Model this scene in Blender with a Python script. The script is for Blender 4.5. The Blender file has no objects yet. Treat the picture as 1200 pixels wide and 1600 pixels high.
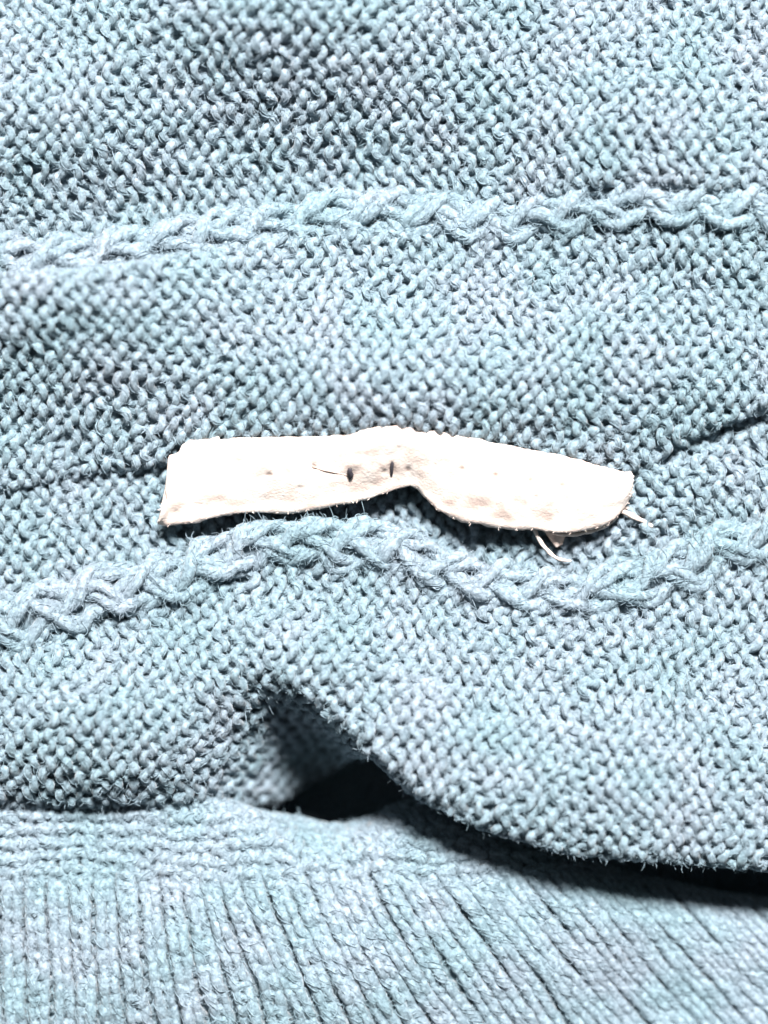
import bpy, math
import numpy as np
from mathutils import Vector

rng = np.random.default_rng(7)
P = 1e-4                      # one layout unit is a tenth of a millimetre: the view is 12 cm wide

# ------------------------------------------------------------------ camera, world, light, exposure
sc = bpy.context.scene
C = bpy.context.collection
CAM_H = 3600.0
cd = bpy.data.cameras.new('camera')
cam = bpy.data.objects.new('camera', cd); C.objects.link(cam)
cam.location = (0, 0, CAM_H * P)
cam.rotation_euler = (0, 0, 0)
cd.sensor_fit = 'VERTICAL'
cd.sensor_height = 24.0
cd.lens = 24.0 * (CAM_H - 10) / 1600.0
cd.clip_start = 0.01
cd.clip_end = 20.0
cd.dof.use_dof = True
cd.dof.focus_distance = (CAM_H - 25) * P
cd.dof.aperture_fstop = 2.8
sc.camera = cam

w = bpy.data.worlds.new('World'); sc.world = w
w.use_nodes = True
bg = w.node_tree.nodes['Background']
bg.inputs['Color'].default_value = (0.86, 0.94, 1.0, 1)
bg.inputs['Strength'].default_value = 0.06

def area(name, loc, target, size, power, col):
    ld = bpy.data.lights.new(name, 'AREA'); ld.shape = 'RECTANGLE'
    ld.size, ld.size_y = size; ld.energy = power; ld.color = col
    o = bpy.data.objects.new(name, ld); C.objects.link(o)
    o.location = loc
    o.rotation_euler = (Vector(target) - Vector(loc)).to_track_quat('-Z', 'Y').to_euler()
    return o
area('window_light', (0.10, 0.64, 0.98), (0, 0, 0), (0.24, 0.20), 36.0, (1.0, 0.985, 0.97))

sc.view_settings.view_transform = 'Standard'
sc.view_settings.look = 'None'
sc.view_settings.exposure = 0.76
sc.view_settings.gamma = 1.0
try:
    sc.cycles_curves.shape = 'RIBBONS'
except Exception:
    pass
sc.cycles.max_bounces = 5
sc.cycles.diffuse_bounces = 3

# ------------------------------------------------------------------ small maths
def vnoise(x, y, seed):
    """smooth value noise in -1..1, period-free, vectorised"""
    x = np.asarray(x, float); y = np.asarray(y, float)
    xi = np.floor(x).astype(np.int64); yi = np.floor(y).astype(np.int64)
    fx = x - xi; fy = y - yi
    fx = fx * fx * (3 - 2 * fx); fy = fy * fy * (3 - 2 * fy)
    def h(a, b):
        n = (a * 374761393 + b * 668265263 + seed * 974634541) & 0x7fffffff
        n = ((n ^ (n >> 13)) * 1274126177) & 0x7fffffff
        n = n ^ (n >> 16)
        return (n & 0xffff) / 32767.5 - 1.0
    return ((h(xi, yi) * (1 - fx) + h(xi + 1, yi) * fx) * (1 - fy)
            + (h(xi, yi + 1) * (1 - fx) + h(xi + 1, yi + 1) * fx) * fy)

XS = np.arange(-400, 1601, 4.0)
class Edge:
    """a smooth curve y = f(x)"""
    def __init__(self, pts, smooth=16):
        pts = np.array(pts, float)
        y = np.interp(XS, pts[:, 0], pts[:, 1])
        k = np.exp(-0.5 * (np.arange(-60, 61) * 4.0 / smooth) ** 2); k /= k.sum()
        yp = np.concatenate([np.full(60, y[0]), y, np.full(60, y[-1])])
        self.y = np.convolve(yp, k, 'valid')
        self.s = np.gradient(self.y, XS)
    def __call__(self, x): return np.interp(x, XS, self.y)
    def slope(self, x): return np.interp(x, XS, self.s)

def sstep(a, b, x):
    t = np.clip((x - a) / (b - a), 0, 1)
    return t * t * (3 - 2 * t)

def bumps(x, y, lst):
    z = np.zeros_like(x)
    for (cx, cy, sx, sy, a) in lst:
        z += a * np.exp(-((x - cx) / sx) ** 2 - ((y - cy) / sy) ** 2)
    return z

# ------------------------------------------------------------------ layout curves (x right, y down)
SEAM1 = Edge([(-300, 430), (0, 415), (130, 412), (280, 385), (420, 350), (520, 332), (640, 338), (760, 348),
              (860, 335), (960, 318), (1060, 322), (1200, 338), (1500, 350)], 28)
CREASE = Edge([(-300, 800), (0, 764), (120, 738), (255, 724), (285, 697), (340, 689), (450, 685), (540, 683),
               (575, 673), (620, 670), (700, 680), (760, 692), (860, 710), (940, 731), (985, 742), (1020, 722),
               (1070, 692), (1130, 662), (1200, 637), (1500, 560)], 9)
SEAM2 = Edge([(-300, 1010), (0, 975), (60, 962), (150, 925), (260, 912), (320, 895), (385, 852), (450, 838),
              (560, 850), (620, 855), (680, 888), (740, 910), (800, 918), (880, 930), (940, 925), (1000, 905),
              (1080, 878), (1160, 850), (1300, 815), (1500, 800)], 20)
LIP = Edge([(-300, 1266), (200, 1264), (340, 1272), (430, 1277), (500, 1238), (556, 1192), (578, 1180), (600, 1198),
            (640, 1236), (760, 1288), (900, 1328), (1050, 1338), (1200, 1354), (1500, 1380)], 9)
RIBTOP = Edge([(-300, 1222), (200, 1228), (330, 1256), (400, 1284), (480, 1304), (520, 1312), (570, 1304), (620, 1276), (660, 1270),
               (700, 1282), (800, 1320), (900, 1358), (1000, 1392), (1100, 1414), (1200, 1430), (1500, 1470)], 14)
HEMRIDGE = Edge([(-300, 1325), (0, 1328), (200, 1336), (400, 1340), (520, 1356), (620, 1380), (800, 1404), (1000, 1440), (1500, 1500)], 30)

# ------------------------------------------------------------------ surface shapes (heights)
def z_top(x, y):
    z = bumps(x, y, [(60, 180, 190, 110, 60), (450, 20, 250, 140, 118), (1050, 250, 280, 190, 80), (540, 290, 260, 90, -26), (200, 330, 150, 60, -14)])
    return z + 7 * vnoise(x / 170, y / 170, 3)
def z_mid(x, y):
    z = bumps(x, y, [(610, 605, 310, 120, 84), (1000, 560, 230, 130, 46), (110, 450, 280, 150, 122), (1090, 375, 200, 60, 34), (150, 720, 150, 60, -6)])
    return z + 4 + 6 * vnoise(x / 150 + 9, y / 150, 4)
def z_low(x, y):
    z = -26 + bumps(x, y, [(40, 790, 220, 90, 10), (1040, 760, 110, 90, 34), (1180, 800, 140, 110, 20), (600, 780, 300, 70, -10), (130, 900, 200, 60, 10)])
    return z + 6 * vnoise(x / 120, y / 120, 5)
def z_body(x, y):
    z = bumps(x, y, [(800, 1200, 330, 190, 90), (1150, 1270, 260, 170, 50), (170, 1120, 210, 110, 78), (470, 1020, 140, 80, 46), (640, 1140, 120, 110, 26)])
    # the fold that runs down to the notch: everything left of and below it sinks
    ax, ay, bx, by = 415, 1040, 590, 1200
    dx, dy = bx - ax, by - ay; L = math.hypot(dx, dy)
    t = ((x - ax) * dx + (y - ay) * dy) / L
    dd = ((x - ax) * -dy + (y - ay) * dx) / L           # positive: left / below
    drop = 150 * sstep(-45, 150, t) * sstep(-30, 50, dd) * (1 - 0.85 * sstep(80, 280, dd))
    z = z - drop - 34 * sstep(1190, 1290, y) * sstep(520, 380, x) - 150 * np.clip((y - 1070) / 220, 0, 1.2) * np.exp(-((x - 490) / 95) ** 2) * sstep(-40, 40, dd)
    return z + 6 * vnoise(x / 140 + 3, y / 140, 6)
def z_rib(x, y):
    g = y - RIBTOP(x)
    z = -30 + bumps(x, y, [(150, 1400, 320, 60, 10), (420, 1520, 420, 110, 26), (1150, 1640, 330, 170, -60)])
    z = z - 8 * sstep(560, 1200, x)
    gap = sstep(380, 470, x)
    z = z - gap * 46 * np.exp(-np.clip(g, 0, None) / 30.0)
    return z + 6 * vnoise(x / 150 + 5, y / 150, 8)

def roll(x, y, z, edge, r, sign=1.0, maxang=2.3):
    """wrap the sheet round a fold: sign 1 rolls at the lower side of it, -1 at the upper"""
    f = edge(x); s = edge.slope(x); n = np.sqrt(1 + s * s)
    d = sign * (y - f) / n
    nx, ny = -s / n * sign, 1 / n * sign
    a = np.clip(d + r, 0, None)
    ang = a / r
    ok = ang < maxang
    ang = np.minimum(ang, maxang)
    k = r * np.sin(ang) - a
    return x + nx * k, y + ny * k, z - r * (1 - np.cos(ang)), ok

# ------------------------------------------------------------------ yarn
class Yarns:
    """collects yarn centre lines; builds one tube mesh and the fibres that stand off it"""
    def __init__(self, r, sides=8):
        self.r, self.sides = r, sides
        self.lines = []
    def add(self, pts, ok, minlen=8):
        i, n = 0, len(pts)
        while i < n:
            if not ok[i]: i += 1; continue
            j = i
            while j < n and ok[j]: j += 1
            if j - i >= minlen: self.lines.append(pts[i:j])
            i = j
    def frames(self, p):
        T = np.gradient(p, axis=0)
        T /= np.linalg.norm(T, axis=1)[:, None] + 1e-9
        N = np.empty_like(T)
        v = np.array([0.0, 0.0, 1.0])
        if abs(T[0, 2]) > 0.9: v = np.array([1.0, 0, 0])
        tx, ty, tz = T[:, 0].tolist(), T[:, 1].tolist(), T[:, 2].tolist()
        vx, vy, vz = v.tolist()
        for k in range(len(p)):
            a, b, c = tx[k], ty[k], tz[k]
            d = vx * a + vy * b + vz * c
            vx -= d * a; vy -= d * b; vz -= d * c
            l = math.sqrt(vx * vx + vy * vy + vz * vz) + 1e-9
            vx /= l; vy /= l; vz /= l
            N[k] = (vx, vy, vz)
        return T, N, np.cross(T, N)
    def build(self, name, mat, parent, fib_mat, fibres=16.0, fly=4.0, lift=1.0, mat_n=100.0):
        V, UV, F, off = [], [], [], 0
        S = self.sides
        th = np.arange(S) * 2 * math.pi / S
        cp, cn, cb, cr, cs, valid = [], [], [], [], [], []
        s0 = 0.0
        for li, p in enumerate(self.lines):
            T, N, B = self.frames(p)
            seg = np.linalg.norm(np.diff(p, axis=0), axis=1)
            s = np.concatenate([[0], np.cumsum(seg)])
            rr = self.r * (1 + 0.24 * vnoise(s / 26, np.full_like(s, li * 3.7), 11) + 0.08 * vnoise(s / 8, np.full_like(s, li * 1.7), 12))
            tw = s / 9.0 + li
            A = th[None, :]
            R = rr[:, None] * (1 + 0.13 * np.cos(2 * (A - tw[:, None])) + 0.07 * vnoise(s[:, None] / 5 + A * 0, A * 2 + li * 5.1, 13))
            ring = p[:, None, :] + R[:, :, None] * (np.cos(A)[:, :, None] * N[:, None, :] + np.sin(A)[:, :, None] * B[:, None, :])
            n = len(p)
            V.append(ring.reshape(-1, 3))
            i = np.arange(n - 1)[:, None] * S + np.arange(S)[None, :]
            i2 = np.arange(n - 1)[:, None] * S + (np.arange(S)[None, :] + 1) % S
            F.append((np.stack([i, i2, i2 + S, i + S], -1) + off).reshape(-1, 4))
            u = np.broadcast_to((np.arange(S)[None, :] / S), (n - 1, S)); u2 = u + 1.0 / S
            v1 = np.broadcast_to(((s[:-1] + s0) / 60.0)[:, None], (n - 1, S)); v2 = np.broadcast_to(((s[1:] + s0) / 60.0)[:, None], (n - 1, S))
            UV.append(np.stack([np.stack([u, v1], -1), np.stack([u2, v1], -1), np.stack([u2, v2], -1), np.stack([u, v2], -1)], 2).reshape(-1, 2))
            s0 += s[-1] + 31.7
            off += n * S
            cp.append(p); cn.append(N); cb.append(B); cr.append(rr); cs.append(tw)
            ok = np.zeros(n, bool); ok[:max(0, n - 9)] = True
            valid.append(ok)
        V = np.concatenate(V); F = np.concatenate(F); UV = np.concatenate(UV)
        o = mesh_obj(name, V, F, mat, parent, UV, smooth=True)
        o['kind'] = 'stuff'
        # fibres: some lie along the twist, some stand off the yarn
        cp = np.concatenate(cp); cn = np.concatenate(cn); cb = np.concatenate(cb); cr = np.concatenate(cr); cs = np.concatenate(cs)
        starts = np.nonzero(np.concatenate(valid))[0]
        nb = int(len(starts) / 20.0 * fibres); nf = int(len(starts) / 20.0 * fly)
        M = 7
        st = rng.choice(starts, nb)
        ix = st[:, None] + np.arange(M)[None, :]
        k = np.arange(M)[None, :]
        th0 = rng.uniform(0, 2 * math.pi, nb)[:, None]
        tha = th0 + cs[ix] - cs[st][:, None] + 0.25 * rng.normal(size=(nb, M))
        prof = np.sin(k / (M - 1) * math.pi)
        rho = cr[ix] * (0.98 + rng.uniform(0.0, 0.22, nb)[:, None] * prof + 0.05 * rng.normal(size=(nb, M)) + rng.uniform(0, 0.6, nb)[:, None] ** 3 * (k / (M - 1)))
        pts = cp[ix] + rho[..., None] * (np.cos(tha)[..., None] * cn[ix] + np.sin(tha)[..., None] * cb[ix])
        # flyaways
        stf = rng.choice(starts, nf)
        thf = rng.uniform(0, 2 * math.pi, nf)
        d0 = np.cos(thf)[:, None] * cn[stf] + np.sin(thf)[:, None] * cb[stf]
        d0[:, 2] = np.abs(d0[:, 2]) * 0.8 + 0.1
        tdir = rng.normal(size=(nf, 3)) * np.array([1, 1, 0.25])
        d = d0 * 0.7 + tdir * 0.8
        d /= np.linalg.norm(d, axis=1)[:, None]
        q = [cp[stf] + d0 * cr[stf][:, None] * 0.8]
        stp = rng.uniform(1.6, 4.2, nf)[:, None] * lift
        bend = rng.normal(size=(nf, 3)) * 0.30; bend[:, 2] -= 0.12
        for _ in range(M - 1):
            q.append(q[-1] + d * stp)
            d = d + bend + rng.normal(size=(nf, 3)) * 0.12
            d /= np.linalg.norm(d, axis=1)[:, None]
        q = np.stack(q, 1)
        # the soft mat of short curled fibres
        nm = int(len(starts) / 20.0 * mat_n)
        stm = rng.choice(starts, nm); thm = rng.uniform(0, 2 * math.pi, nm)
        dm = np.cos(thm)[:, None] * cn[stm] + np.sin(thm)[:, None] * cb[stm]
        dm[:, 2] = np.abs(dm[:, 2])
        g = [cp[stm] + dm * cr[stm][:, None] * 0.9]
        d = dm * 0.55 + rng.normal(size=(nm, 3)) * np.array([0.8, 0.8, 0.3]); d /= np.linalg.norm(d, axis=1)[:, None]
        stp = (0.5 + 2.0 * rng.random(nm) ** 2.5)[:, None] * lift
        bend = rng.normal(size=(nm, 3)) * 0.7
        for _ in range(M - 1):
            g.append(g[-1] + d * stp)
            d = d + bend + rng.normal(size=(nm, 3)) * 0.2; d /= np.linalg.norm(d, axis=1)[:, None]
        g = np.stack(g, 1)
        allp = np.concatenate([pts, q, g])
        rad = np.concatenate([np.broadcast_to(rng.uniform(0.3, 0.7, nb)[:, None], (nb, M)), np.broadcast_to(rng.uniform(0.28, 0.5, nf)[:, None], (nf, M)), np.broadcast_to(rng.uniform(0.2, 0.4, nm)[:, None], (nm, M))])
        rad = rad * np.array([0.6, 0.9, 1, 1, 1, 0.8, 0.35])[None, :]
        curves_obj('fibre_fuzz', allp, rad, fib_mat, o)
        return o

def to_world(v):
    return np.stack([(v[..., 0] - 600) * P, (800 - v[..., 1]) * P, v[..., 2] * P], -1)

def mesh_obj(name, V, F, mat, parent=None, UV=None, smooth=True):
    V = to_world(np.asarray(V, float))
    me = bpy.data.meshes.new(name)
    F = np.asarray(F)[:, ::-1]                      # the flip of y turns faces round
    nf, k = F.shape
    me.vertices.add(len(V)); me.vertices.foreach_set('co', V.astype(np.float32).ravel())
    me.loops.add(nf * k); me.loops.foreach_set('vertex_index', F.astype(np.int32).ravel())
    me.polygons.add(nf); me.polygons.foreach_set('loop_start', np.arange(0, nf * k, k, dtype=np.int32))
    if UV is not None:
        uvl = me.uv_layers.new(name='yarn')
        uv = UV.reshape(nf, k, 2)[:, ::-1].reshape(-1, 2)
        uvl.data.foreach_set('uv', uv.astype(np.float32).ravel())
    me.polygons.foreach_set('use_smooth', np.full(nf, smooth))
    me.update(calc_edges=True); me.validate()
    me.materials.append(mat)
    o = bpy.data.objects.new(name, me); C.objects.link(o)
    if parent: o.parent = parent
    return o

def curves_obj(name, pts, rad, mat, parent):
    n, m = pts.shape[:2]
    hc = bpy.data.hair_curves.new(name)
    hc.add_curves([m] * n)
    w_ = to_world(pts).astype(np.float32)
    hc.attributes['position'].data.foreach_set('vector', w_.ravel())
    ra = hc.attributes.get('radius') or hc.attributes.new('radius', 'FLOAT', 'POINT')
    ra.data.foreach_set('value', (rad * P).astype(np.float32).ravel())
    hc.materials.append(mat)
    o = bpy.data.objects.new(name, hc); C.objects.link(o)
    o.parent = parent; o['kind'] = 'stuff'
    return o

# ------------------------------------------------------------------ materials
def nodes_of(name):
    m = bpy.data.materials.new(name); m.use_nodes = True
    nt = m.node_tree
    return m, nt, nt.nodes['Principled BSDF']
def link(nt, a, b): nt.links.new(a, b)
def noise(nt, vec, scale, detail=2.0, rough=0.5):
    n = nt.nodes.new('ShaderNodeTexNoise'); n.inputs['Scale'].default_value = scale
    n.inputs['Detail'].default_value = detail; n.inputs['Roughness'].default_value = rough
    if vec is not None: link(nt, vec, n.inputs['Vector'])
    return n
def ramp(nt, fac, stops):
    r = nt.nodes.new('ShaderNodeValToRGB'); e = r.color_ramp.elements
    while len(e) < len(stops): e.new(0.5)
    for q, (p_, c_) in zip(e, stops): q.position = p_; q.color = (*c_, 1)
    link(nt, fac, r.inputs['Fac'])
    return r
def mix(nt, fac, a, b, mode='MIX'):
    m = nt.nodes.new('ShaderNodeMix'); m.data_type = 'RGBA'; m.blend_type = mode
    if isinstance(fac, float): m.inputs[0].default_value = fac
    else: link(nt, fac, m.inputs[0])
    for s_, v_ in ((m.inputs[6], a), (m.inputs[7], b)):
        if isinstance(v_, tuple): s_.default_value = (*v_, 1)
        else: link(nt, v_, s_)
    return m.outputs[2]

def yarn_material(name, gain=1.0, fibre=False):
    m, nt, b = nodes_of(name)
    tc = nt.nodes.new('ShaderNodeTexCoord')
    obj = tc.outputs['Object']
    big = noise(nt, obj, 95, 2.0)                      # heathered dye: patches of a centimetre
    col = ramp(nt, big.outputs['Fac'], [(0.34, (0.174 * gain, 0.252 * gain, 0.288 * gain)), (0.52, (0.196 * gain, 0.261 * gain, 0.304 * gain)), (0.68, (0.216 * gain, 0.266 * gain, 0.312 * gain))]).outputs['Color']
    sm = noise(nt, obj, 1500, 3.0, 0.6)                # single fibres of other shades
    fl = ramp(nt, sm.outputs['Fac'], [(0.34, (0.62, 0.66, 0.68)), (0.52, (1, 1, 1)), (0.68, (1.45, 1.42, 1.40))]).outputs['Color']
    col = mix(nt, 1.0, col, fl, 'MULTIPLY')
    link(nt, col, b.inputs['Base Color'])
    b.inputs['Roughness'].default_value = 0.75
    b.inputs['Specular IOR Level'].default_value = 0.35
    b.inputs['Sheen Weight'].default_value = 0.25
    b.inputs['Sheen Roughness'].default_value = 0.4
    if not fibre:
        uv = nt.nodes.new('ShaderNodeUVMap'); uv.uv_map = 'yarn'
        mp = nt.nodes.new('ShaderNodeMapping'); mp.inputs['Scale'].default_value = (14, 3, 1); mp.inputs['Rotation'].default_value = (0, 0, 0.5)
        link(nt, uv.outputs['UV'], mp.inputs['Vector'])
        n2 = noise(nt, mp.outputs['Vector'], 1.6, 3.0, 0.6)
        bp = nt.nodes.new('ShaderNodeBump'); bp.inputs['Strength'].default_value = 0.55; bp.inputs['Distance'].default_value = 4 * P
        link(nt, n2.outputs['Fac'], bp.inputs['Height']); link(nt, bp.outputs['Normal'], b.inputs['Normal'])
    return m

YARN = yarn_material('teal_wool_yarn')
FIB = yarn_material('teal_wool_fibre', 1.12, True)
BACKING = yarn_material('teal_wool_backing', 0.8, True)  # for the added sheets that stop light passing between the loops

# ------------------------------------------------------------------ knit sheets
def knit(yarns, p_range, q_range, CO, WA, mapping, face=1, a=0.15, hk=0.75, d=6.0, seed=1, jit=1.0, ppl=20):
    """loops: courses spaced CO along p, wales spaced WA along q; face 1 shows the purl side, -1 the knit side"""
    n0, n1 = int(math.floor(p_range[0] / CO)), int(math.ceil(p_range[1] / CO))
    w0, w1 = int(math.floor(q_range[0] / WA)), int(math.ceil(q_range[1] / WA))
    t = np.arange((w1 - w0) * ppl + 1) * 2 * math.pi / ppl
    for n in range(n0, n1 + 1):
        q = w0 * WA + WA * t / (2 * math.pi) + a * WA * np.sin(2 * t)
        p = n * CO + hk * CO * np.cos(t)
        zz = face * d * np.cos(2 * t)
        # every loop is pulled a little differently
        p = p + jit * (3.4 * vnoise(q / 21, np.full_like(q, n * 1.31), seed) + 2.2 * vnoise(q / 60, np.full_like(q, n * 0.45), seed + 1))
        q = q + jit * (2.4 * vnoise(q / 17, np.full_like(q, n * 1.77), seed + 2) + 2.6 * vnoise(q / 50, np.full_like(q, n * 0.4), seed + 3))
        zz = zz + jit * (3.2 * vnoise(q / 19, np.full_like(q, n * 1.13), seed + 4) + 1.5 * vnoise(q / 55, np.full_like(q, n * 0.4), seed + 5))
        pts, ok = mapping(p, q, zz)
        yarns.add(pts, ok)

def in_frame(x): return (x > -150) & (x < 1350)

def sheet(name, zf, top, bottom, ang, seed, q_range, roll_top=None, roll_bottom=None, warp=14.0):
    """a purl-side panel, wales running across the picture"""
    ca, sa = math.cos(ang), math.sin(ang)
    def mp(p, q, zz):
        x0, y0 = p - 600, q - 0.5 * (q_range[0] + q_range[1])
        x = 600 + ca * x0 - sa * y0; y = 0.5 * (q_range[0] + q_range[1]) + sa * x0 + ca * y0
        x, y = (x + warp * vnoise(x / 190, y / 190, seed + 20) + 0.5 * warp * vnoise(x / 80, y / 80, seed + 22),
                y + warp * vnoise(x / 190, y / 190, seed + 21) + 0.5 * warp * vnoise(x / 80, y / 80, seed + 23))
        ok = in_frame(x)
        if roll_top is None and top is not None: ok &= y > top(x)
        if roll_bottom is None and bottom is not None: ok &= y < bottom(x)
        z = zf(x, y) + zz
        if roll_bottom is not None:
            x, y, z, k = roll(x, y, z, bottom, roll_bottom, 1.0); ok &= k
        if roll_top is not None:
            x, y, z, k = roll(x, y, z, top, roll_top, -1.0); ok &= k
        return np.stack([x, y, z], -1), ok
    yn = Yarns(6.6)
    knit(yn, (-170, 1370), q_range, 25.5, 32.0, mp, face=1, seed=seed, d=7.4, a=0.14, jit=1.65)
    return yn

def backing(name, zf, top, bottom, r_top, r_bottom, depth):
    """an added sheet behind the loops that blocks light and fills gaps"""
    gx, gy = np.meshgrid(np.linspace(-145, 1345, 150), np.linspace(0, 1, 70))
    t0 = top(gx) if top is not None else gx * 0 - 140
    b0 = bottom(gx) if bottom is not None else gx * 0 + 1690
    t0 = t0 - (0.9 * r_top if r_top else 0); b0 = b0 + (0.9 * r_bottom if r_bottom else 0)
    y = t0 + (b0 - t0) * gy; x = gx
    z = zf(x, y) - depth
    if r_bottom: x, y, z, _ = roll(x, y, z, bottom, r_bottom - depth * 0.5, 1.0)
    if r_top: x, y, z, _ = roll(x, y, z, top, r_top - depth * 0.5, -1.0)
    V = np.stack([x, y, z], -1).reshape(-1, 3)
    ii = (np.arange(69)[:, None] * 150 + np.arange(149)[None, :]).reshape(-1)
    F = np.stack([ii, ii + 1, ii + 151, ii + 150], -1)
    return mesh_obj(name, V, F, BACKING, sweater, UV=np.zeros((len(F) * 4, 2)))

def shifted(edge, dy):
    e = Edge([(0, 0), (1, 0)]); e.y = edge.y + dy; e.s = edge.s
    return e

sweater = bpy.data.objects.new('sweater', None); C.objects.link(sweater)
sweater['label'] = 'teal grey wool knit sweater lying in folds, with braided seam ridges and a ribbed hem'
sweater['category'] = 'sweater'

y1 = sheet('knit_panel', z_top, None, shifted(SEAM1, -26), -0.03, 101, (-150, 460), roll_bottom=16)
y1.build('knit_panel', YARN, sweater, FIB)
y2 = sheet('knit_panel', z_mid, shifted(SEAM1, 24), CREASE, 0.05, 131, (270, 860), roll_top=14, roll_bottom=17)
y2.build('knit_panel', YARN, sweater, FIB)
y3 = sheet('knit_panel', z_low, shifted(CREASE, -22), shifted(SEAM2, 16), -0.06, 161, (520, 1060))
y3.build('knit_panel', YARN, sweater, FIB)
y4 = sheet('knit_panel', z_body, shifted(SEAM2, -8), LIP, 0.12, 191, (760, 1480), roll_bottom=24)
y4.build('knit_panel', YARN, sweater, FIB)

backing('added_backing', z_top, None, shifted(SEAM1, -26), 0, 16, 6)
backing('added_backing', z_mid, shifted(SEAM1, 24), CREASE, 14, 17, 6)
backing('added_backing', z_low, shifted(CREASE, -22), shifted(SEAM2, 16), 0, 0, 6)
backing('added_backing', z_body, shifted(SEAM2, -8), LIP, 0, 24, 6)
backing('added_backing', z_rib, RIBTOP, None, 34, 0, 9)

def ridge(edge, R, zb, hz, seed, x0=-150, x1=1350, lam=250.0, amp=25.0, r=9.4, fade=None):
    """a rolled seam: knit side outward, wales along it"""
    xs = np.arange(x0, x1 + 1, 4.0)
    ys = edge(xs)
    s = np.concatenate([[0], np.cumsum(np.hypot(np.diff(xs), np.diff(ys)))])
    half = R * 1.75
    def mp(p, q, zz):
        x = np.interp(p, s, xs); y = edge(x); sl = edge.slope(x); n = np.sqrt(1 + sl * sl)
        k = 1 + 0.2 * vnoise(x / 90, x * 0, seed + 30) + 0.15 * sstep(400, 100, x)
        RR = R * k
        phi = q / R
        rad = RR + zz
        dx = rad * np.sin(phi)
        h = hz if fade is None else hz * fade(x)
        z = zb(x, y) + (rad * np.cos(phi)) * h
        y = y + dx / n + 5 * vnoise(x / 70, x * 0 + 4, seed + 31)
        x = x - sl * dx / n
        ok = (np.abs(q) < half) & (p > 2) & (p < s[-1] - 2)
        if fade is not None: ok &= fade(x) > 0.12
        return np.stack([x, y, z], -1), ok
    gs, gq = np.meshgrid(np.linspace(3, s[-1] - 3, 260), np.linspace(-half, half, 22))
    fp, fok = mp(gs, gq, gs * 0 - 12)
    if fade is None:
        ii = (np.arange(21)[:, None] * 260 + np.arange(259)[None, :]).reshape(-1)
        F = np.stack([ii, ii + 1, ii + 261, ii + 260], -1)
        mesh_obj('added_backing', fp.reshape(-1, 3), F[:, ::-1], BACKING, sweater, UV=np.zeros((len(F) * 4, 2)))  # added core under the plait, closing its gaps
    # a plait of three double strands lies on the roll
    yn = Yarns(r, 10)
    p = np.arange(4, s[-1] - 4, 5.5)
    wob = 1 + 0.25 * vnoise(p / 130, p * 0, seed)
    ph = 2 * math.pi * p / lam + 1.1 * vnoise(p / 210, p * 0 + 7, seed + 1)
    for k in range(3):
        o3 = 2 * math.pi * k / 3
        q0 = amp * wob * np.sin(ph + o3); z0 = 7.0 * np.sin(2 * (ph + o3))
        for m in (0, 1):
            tw = 2 * math.pi * p / 120 + math.pi * m + k
            e = 0.62 * r
            q = q0 + e * np.cos(tw) * 1.25 + 4.5 * vnoise(p / 24, p * 0 + k * 3 + m, seed + 2)
            zz = z0 + e * 0.8 * np.sin(tw) + 2.5 * vnoise(p / 24, p * 0 + k * 3 + m + 9, seed + 3)
            pts, ok = mp(p + 5 * vnoise(p / 40, p * 0 + k * 5 + m, seed + 4), q * 1.15, zz)
            yn.add(pts, ok)
    return yn

s1 = ridge(SEAM1, 27, lambda x, y: 0.45 * (z_top(x, SEAM1(x) - 30) + z_mid(x, SEAM1(x) + 30)) - 11, 0.85, 301)
s1.build('seam', YARN, sweater, FIB, lift=1.5, mat_n=170.0, fly=7.0)
s2 = ridge(SEAM2, 29, lambda x, y: 0.6 * z_body(x, SEAM2(x) + 30) - 2, 0.85, 331)
s2.build('seam', YARN, sweater, FIB, lift=1.5, mat_n=170.0, fly=7.0)
# ribbed hem: wales run down, fanning to the right
def rib():
    gx = np.array([-300, 120, 300, 450, 600, 750, 1000, 1400.0]); gv = np.array([0.0, 0.03, 0.24, 0.42, 0.6, 0.78, 0.95, 1.05])
    WA, CO = 35.0, 22.0
    def mp(p, q, zz):
        # q runs across (wale index), p runs down
        g = np.interp(q, gx, gv)
        dy = p - 1400
        qq = q + 1.2 * np.sin(2 * math.pi * q / WA) * sstep(1350, 1420, p)
        p = p + 7 * vnoise(np.floor(q / WA) * 3.3, p / 90, 405)
        x = qq + g * dy + 6 * vnoise(q / 90, p / 140, 401)
        y = p + 6 * vnoise(q / 120, p / 120, 402)
        ok = in_frame(x) & (y < 1700)
        amt = sstep(1330, 1420, y) * (1 - 0.7 * sstep(500, 1100, x))
        corr = 10.0 * np.cos(2 * math.pi * q / WA + math.pi) + 8.0 * np.cos(math.pi * q / WA + 1.2) * sstep(420, 200, x)
        zz = zz * (1 - 1.9 * sstep(1410, 1350, p))          # the first rows show their purl side
        z = z_rib(x, y) + zz + corr * amt
        x, y, z, k = roll(x, y, z, RIBTOP, 34, -1.0, 2.0)
        return np.stack([x, y, z], -1), ok & k
    yn = Yarns(8.2)
    knit(yn, (1180, 1720), (-500, 1500), CO, WA, mp, face=-1, a=0.09, hk=1.0, d=6.0, seed=411, jit=0.9)
    return yn
yr = rib()
yr.build('rib_hem', YARN, sweater, FIB)

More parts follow.
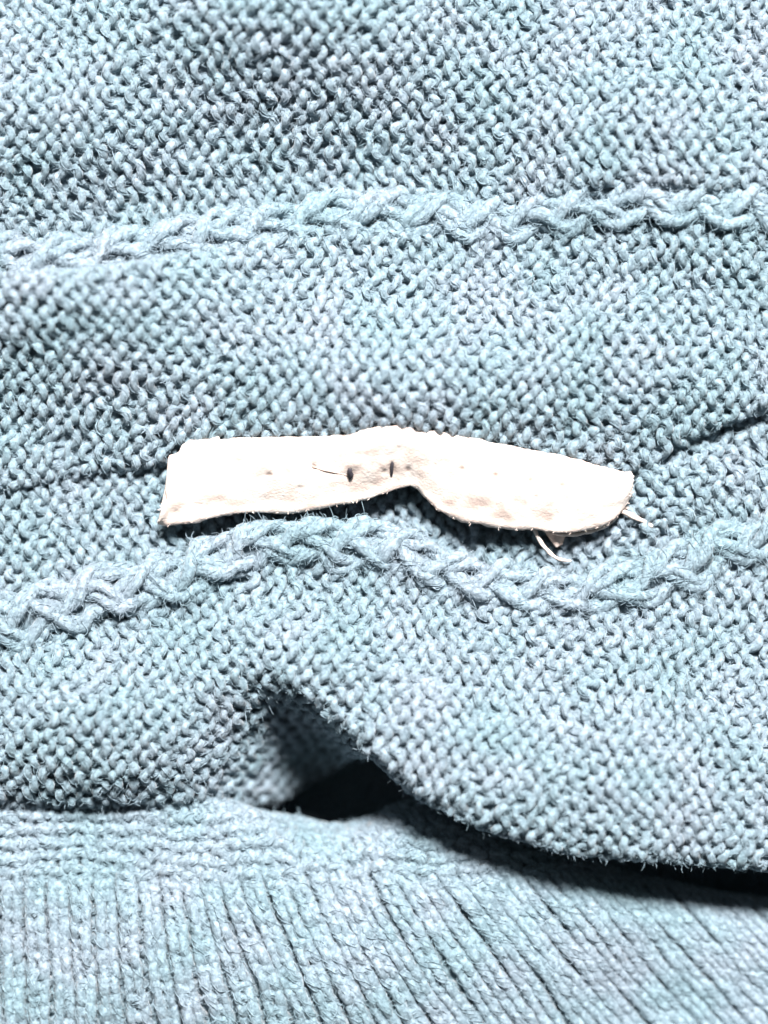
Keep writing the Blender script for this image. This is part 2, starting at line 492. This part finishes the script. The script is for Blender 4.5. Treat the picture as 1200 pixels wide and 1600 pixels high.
# the far layer of the sweater, seen only as darkness in the opening
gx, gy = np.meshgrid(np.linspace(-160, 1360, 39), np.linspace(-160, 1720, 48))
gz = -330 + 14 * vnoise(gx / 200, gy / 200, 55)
rise = np.maximum.reduce([sstep(-60, -150, gx), sstep(1260, 1345, gx), sstep(-60, -150, gy), sstep(1600, 1690, gy)])  # rim raised out of view to keep light from leaking in underneath
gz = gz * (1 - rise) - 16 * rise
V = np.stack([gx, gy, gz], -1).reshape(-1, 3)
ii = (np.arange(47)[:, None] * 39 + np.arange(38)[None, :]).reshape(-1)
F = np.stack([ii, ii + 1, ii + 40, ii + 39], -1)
mesh_obj('back_panel_tray', V, F, YARN, sweater, UV=np.zeros((len(F) * 4, 2)))

# ------------------------------------------------------------------ the white label
def label_material(name, thread=False):
    m, nt, b = nodes_of(name)
    tc = nt.nodes.new('ShaderNodeTexCoord'); obj = tc.outputs['Object']
    n1 = noise(nt, obj, 330, 3.0, 0.6)
    col = ramp(nt, n1.outputs['Fac'], [(0.36, (0.74, 0.65, 0.595)), (0.50, (0.70, 0.59, 0.525)), (0.66, (0.60, 0.475, 0.42))]).outputs['Color']
    if not thread:
        at = nt.nodes.new('ShaderNodeAttribute'); at.attribute_name = 'stain_and_pit_shade'
        col = mix(nt, at.outputs['Fac'], col, (0.22, 0.13, 0.10))
    link(nt, col, b.inputs['Base Color'])
    b.inputs['Roughness'].default_value = 0.8
    b.inputs['Sheen Weight'].default_value = 0.1
    wv = noise(nt, obj, 2600, 2.0, 0.6)
    bp = nt.nodes.new('ShaderNodeBump'); bp.inputs['Strength'].default_value = 0.4; bp.inputs['Distance'].default_value = 3 * P
    link(nt, wv.outputs['Fac'], bp.inputs['Height']); link(nt, bp.outputs['Normal'], b.inputs['Normal'])
    return m
CLOTH = label_material('white_label_cloth')
THREAD = label_material('white_label_thread', True)
def plain(name, col):
    m, nt, b = nodes_of(name)
    n1 = noise(nt, None, 900, 2.0)
    tc = nt.nodes.new('ShaderNodeTexCoord'); link(nt, tc.outputs['Object'], n1.inputs['Vector'])
    link(nt, mix(nt, n1.outputs['Fac'], tuple(c * 0.7 for c in col), tuple(min(1, c * 1.3) for c in col)), b.inputs['Base Color'])
    b.inputs['Roughness'].default_value = 0.85
    return m
DARK = plain('dark_stitch_thread', (0.035, 0.03, 0.04))
PINK = plain('faded_stitch_thread', (0.50, 0.38, 0.33))

label = bpy.data.objects.new('fabric_label', None); C.objects.link(label)
label['label'] = 'cream white cloth label strip with dark specks and loose threads, lying across the teal knit'
label['category'] = 'label'

LX0, LX1 = 250.0, 986.0
LT = np.array([(250, 816), (256, 790), (262, 762), (266, 713), (283, 708), (287, 697), (300, 688), (310, 687), (330, 688), (345, 682)], float)
LB = np.array([(250, 820), (262, 822), (300, 818), (350, 806), (400, 801), (450, 803), (520, 791), (580, 779), (622, 765), (640, 760), (652, 764),
               (664, 778), (682, 797), (720, 815), (760, 822), (800, 828), (832, 826), (870, 833), (900, 832), (938, 824), (958, 813), (972, 797), (981, 782), (985, 774), (986, 770)], float)
def lab_top(x):
    y = CREASE(x) - 1
    return np.where(x < 345, np.interp(x, LT[:, 0], LT[:, 1]), y)
def lab_bot(x): return np.interp(x, LB[:, 0], LB[:, 1])
PITS = [(548, 741, 6.5, 9, 0.3), (612, 734, 5, 10, 0.3), (637, 735, 4, 5, .4), (600, 738, 3, 4, .25), (680, 728, 3, 3, .2), (720, 734, 4, 4, .35), (772, 744, 4, 4, .4), (826, 752, 4, 5, .35),
        (875, 760, 5, 4, .4), (922, 750, 4, 7, .4), (915, 775, 3, 5, .25), (835, 776, 2.5, 4, .2), (423, 743, 5, 4, .4), (452, 741, 7, 6, .2), (492, 731, 4, 6, .4), (470, 762, 4, 3, .2),
        (280, 722, 4, 3, .35), (300, 718, 4, 3, .25), (325, 722, 5, 4, .25), (350, 716, 4, 4, .25), (285, 790, 9, 13, .35), (276, 800, 7, 8, .3), (905, 812, 14, 4, .35), (800, 700, 4, 3, .2),
        (490, 790, 14, 6, .25), (540, 795, 10, 5, .3), (520, 758, 8, 3, .2), (885, 826, 20, 2.5, .3)]
def lab_z(x, y):
    t, b = lab_top(x), lab_bot(x)
    v = (y - t) / np.maximum(b - t, 1)
    vv = np.clip((b - y) / 9.0, 0, 1); ve = np.clip((x - 250) / 9.0, 0, 1) * np.clip((987 - x) / 9.0, 0, 1)
    z = -7 * (1 - np.sqrt(1 - (1 - vv * ve) ** 2)) + 0.62 * z_mid(x, CREASE(x) - 16) * (1 - sstep(0.15, 1.0, v)) + 24 + 10 * sstep(0.0, 0.25, v) - 8 * sstep(0.6, 1.0, v)
    z = z + 7 * vnoise(x / 85, y / 60, 701) + 3.2 * vnoise(x / 34, y / 22, 702) + 1.2 * vnoise(x / 13, y / 11, 703)
    z = z + bumps(x, y, [(760, 800, 120, 40, 8), (640, 765, 50, 34, 9), (330, 760, 90, 50, 5)])
    for (px, py, rx, ry, a) in PITS:
        if rx < 8: z = z - 6 * a / 0.5 * np.exp(-((x - px) / rx) ** 2 - ((y - py) / ry) ** 2)
    return z
NX, NV = 330, 62
xs = np.linspace(LX0, LX1, NX)
gx, gv = np.meshgrid(xs, np.linspace(0, 1, NV))
t, b = lab_top(gx), lab_bot(gx)
edge_n = 1.6 * vnoise(gx / 22, gv * 0, 711) + 0.8 * vnoise(gx / 6, gv * 0, 712)
gy = t + (b - t) * gv + edge_n * (np.abs(gv - 0.5) * 2) ** 8
gx = gx + 2.2 * vnoise(gv * 22, gv * 0 + 3, 713) * ((gx < 262) | (gx > 965))
gz = lab_z(gx, gy)
st = np.zeros_like(gx)
for (px, py, rx, ry, a) in PITS:
    st = np.maximum(st, a * (1.7 if rx < 5.5 else 1.0) * np.exp(-((gx - px) / rx) ** 2 - ((gy - py) / ry) ** 2))  # brown tint paints the darkness of needle holes into the small pits
for (px, py, rx, ry, a) in [(765, 806, 85, 26, .42), (700, 790, 40, 18, .2), (268, 785, 14, 40, .36), (440, 700, 70, 9, .16), (300, 760, 60, 30, .13), (880, 800, 60, 16, .12), (560, 760, 70, 12, .14), (290, 720, 20, 12, .22)]:
    st = np.maximum(st, a * np.exp(-((gx - px) / rx) ** 2 - ((gy - py) / ry) ** 2) * (0.75 + 0.45 * vnoise(gx / 9, gy / 7, 720)))
top = np.stack([gx, gy, gz], -1).reshape(-1, 3)
TH = 8.0
V = np.concatenate([top, top - np.array([0, 0, TH])])
ii = (np.arange(NV - 1)[:, None] * NX + np.arange(NX - 1)[None, :]).reshape(-1)
F1 = np.stack([ii, ii + NX, ii + NX + 1, ii + 1], -1)[:, ::-1]
off = NX * NV
rim = np.concatenate([np.arange(NX), np.arange(1, NV) * NX + NX - 1, (NV - 1) * NX + np.arange(NX - 2, -1, -1), np.arange(NV - 2, 0, -1) * NX])
nxt = np.roll(rim, -1)
F = np.concatenate([F1, F1[:, ::-1] + off, np.stack([rim, nxt, nxt + off, rim + off], -1)[:, ::-1]])
strip = mesh_obj('strip', V, F, CLOTH, label)
at = strip.data.attributes.new('stain_and_pit_shade', 'FLOAT', 'POINT')
at.data.foreach_set('value', np.concatenate([st.ravel(), st.ravel()]).astype(np.float32))

def tube(name, pts, r, mat, parent, taper=(1.0, 0.6), S=8, n=26, ply=0.14):
    pts = np.array(pts, float)
    t = np.linspace(0, len(pts) - 1, n)
    k = np.clip(t.astype(int), 0, len(pts) - 2); f = (t - k)[:, None]
    g = lambda i: pts[np.clip(i, 0, len(pts) - 1)]
    p0, p1, p2, p3 = g(k - 1), g(k), g(k + 1), g(k + 2)
    p = 0.5 * (2 * p1 + (p2 - p0) * f + (2 * p0 - 5 * p1 + 4 * p2 - p3) * f ** 2 + (3 * p1 - p0 - 3 * p2 + p3) * f ** 3)
    T, N, B = Yarns(1).frames(p)
    s = np.concatenate([[0], np.cumsum(np.linalg.norm(np.diff(p, axis=0), axis=1))])
    A = (np.arange(S) * 2 * math.pi / S)[None, :]
    tp = np.interp(t / t[-1], [0, 0.15, 0.6, 1], [taper[0], 1, 1, taper[1]])
    R = r * tp[:, None] * (1 + ply * np.cos(2 * (A - s[:, None] / (2.2 * r))) + 0.12 * vnoise(s[:, None] / 4 + A * 0, A, 5))
    ring = p[:, None] + R[..., None] * (np.cos(A)[..., None] * N[:, None] + np.sin(A)[..., None] * B[:, None])
    V = np.concatenate([ring.reshape(-1, 3), p[:1], p[-1:]])
    i = (np.arange(n - 1)[:, None] * S + np.arange(S)).ravel(); i2 = (np.arange(n - 1)[:, None] * S + (np.arange(S) + 1) % S).ravel()
    F = np.stack([i, i2, i2 + S, i + S], -1)
    me = mesh_obj(name, V[:-2], F, mat, parent)
    return me
tube('loose_thread', [(948, 786, 14), (968, 797, 13), (996, 810, 12), (1020, 822, 2)], 4.4, THREAD, label)
tube('loose_thread', [(955, 800, 8), (972, 794, 9), (988, 795, 1)], 3.2, THREAD, label)
tube('loose_thread', [(832, 816, 8), (840, 838, 6), (852, 856, 6), (870, 872, 2), (893, 877, -6)], 3.2, THREAD, label)
tube('hem_cord', [(862, 832, 6), (890, 835, 8), (918, 831, 9), (944, 822, 8), (962, 809, 6), (970, 794, 4)], 3.6, THREAD, label)
# the torn corner that hangs below the lower edge
fx, fv = np.meshgrid(np.linspace(0, 1, 14), np.linspace(0, 1, 14))
l = np.stack([846 + 24 * fv, 824 + 32 * fv], -1); r_ = np.stack([888 - 8 * fv, 826 + 25 * fv], -1)
pp = l + (r_ - l) * fx[..., None]
zz = 6 - 10 * fv + 3 * np.sin(fx * 6) + 1.5 * vnoise(fx * 9, fv * 9, 3)
top = np.concatenate([pp, zz[..., None]], -1).reshape(-1, 3)
V = np.concatenate([top, top - np.array([0, 0, 4.0])])
ii = (np.arange(13)[:, None] * 14 + np.arange(13)[None, :]).reshape(-1)
F1 = np.stack([ii, ii + 14, ii + 15, ii + 1], -1)[:, ::-1]
rim = np.concatenate([np.arange(14), np.arange(1, 14) * 14 + 13, 13 * 14 + np.arange(12, -1, -1), np.arange(12, 0, -1) * 14]); nxt = np.roll(rim, -1)
mesh_obj('torn_corner', V, np.concatenate([F1, F1[:, ::-1] + 196, np.stack([rim, nxt, nxt + 196, rim + 196], -1)[:, ::-1]]), CLOTH, label)
# the stitches that show through the cloth
def zl(x, y): return float(lab_z(np.array([float(x)]), np.array([float(y)]))[0])
def stitch(pts, r, mat):
    tube('stitch', [(x, y, zl(x, y) + dz) for x, y, dz in pts], r, mat, label, taper=(0.5, 0.5), n=14)
stitch([(548, 732, 2), (547, 738, 5), (549, 744, 5), (547, 749, 1)], 3.9, DARK)
stitch([(613, 722, 1), (612, 730, 4), (612, 738, 4), (611, 744, 1)], 2.6, DARK)
stitch([(488, 729, 0), (505, 735, 1.5), (525, 739, 1.5), (545, 744, 2)], 0.9, PINK)
# fibres along the raw edges of the cloth
nf = 260
fxs = rng.uniform(LX0, LX1, nf); side = rng.random(nf) < 0.75
bx = np.where(side, fxs, rng.choice([LX0 + 6, LX1 - 6], nf))
by = np.where(side, lab_bot(bx), lab_top(bx) + rng.random(nf) * (lab_bot(bx) - lab_top(bx)))
base = np.stack([bx, by - 2, lab_z(bx, by - 2) - rng.uniform(0, 4, nf)], -1)
dirs = rng.normal(size=(nf, 3)) * np.array([1.0, 0.5, 0.5]); dirs[:, 1] += np.where(side, 0.5, 0); dirs[:, 0] += np.where(side, 0, np.where(bx < 500, -1.0, 1.0))
dirs /= np.linalg.norm(dirs, axis=1)[:, None]
q = [base]; stp = (0.2 + 1.3 * rng.random(nf) ** 3)[:, None]
for _ in range(5):
    q.append(q[-1] + dirs * stp); dirs = dirs + rng.normal(size=(nf, 3)) * 0.25; dirs /= np.linalg.norm(dirs, axis=1)[:, None]
q = np.stack(q, 1)
curves_obj('frayed_fibre', q, np.broadcast_to(np.array([0.5, 0.5, 0.5, 0.4, 0.4, 0.25]), (nf, 6)), THREAD, label)
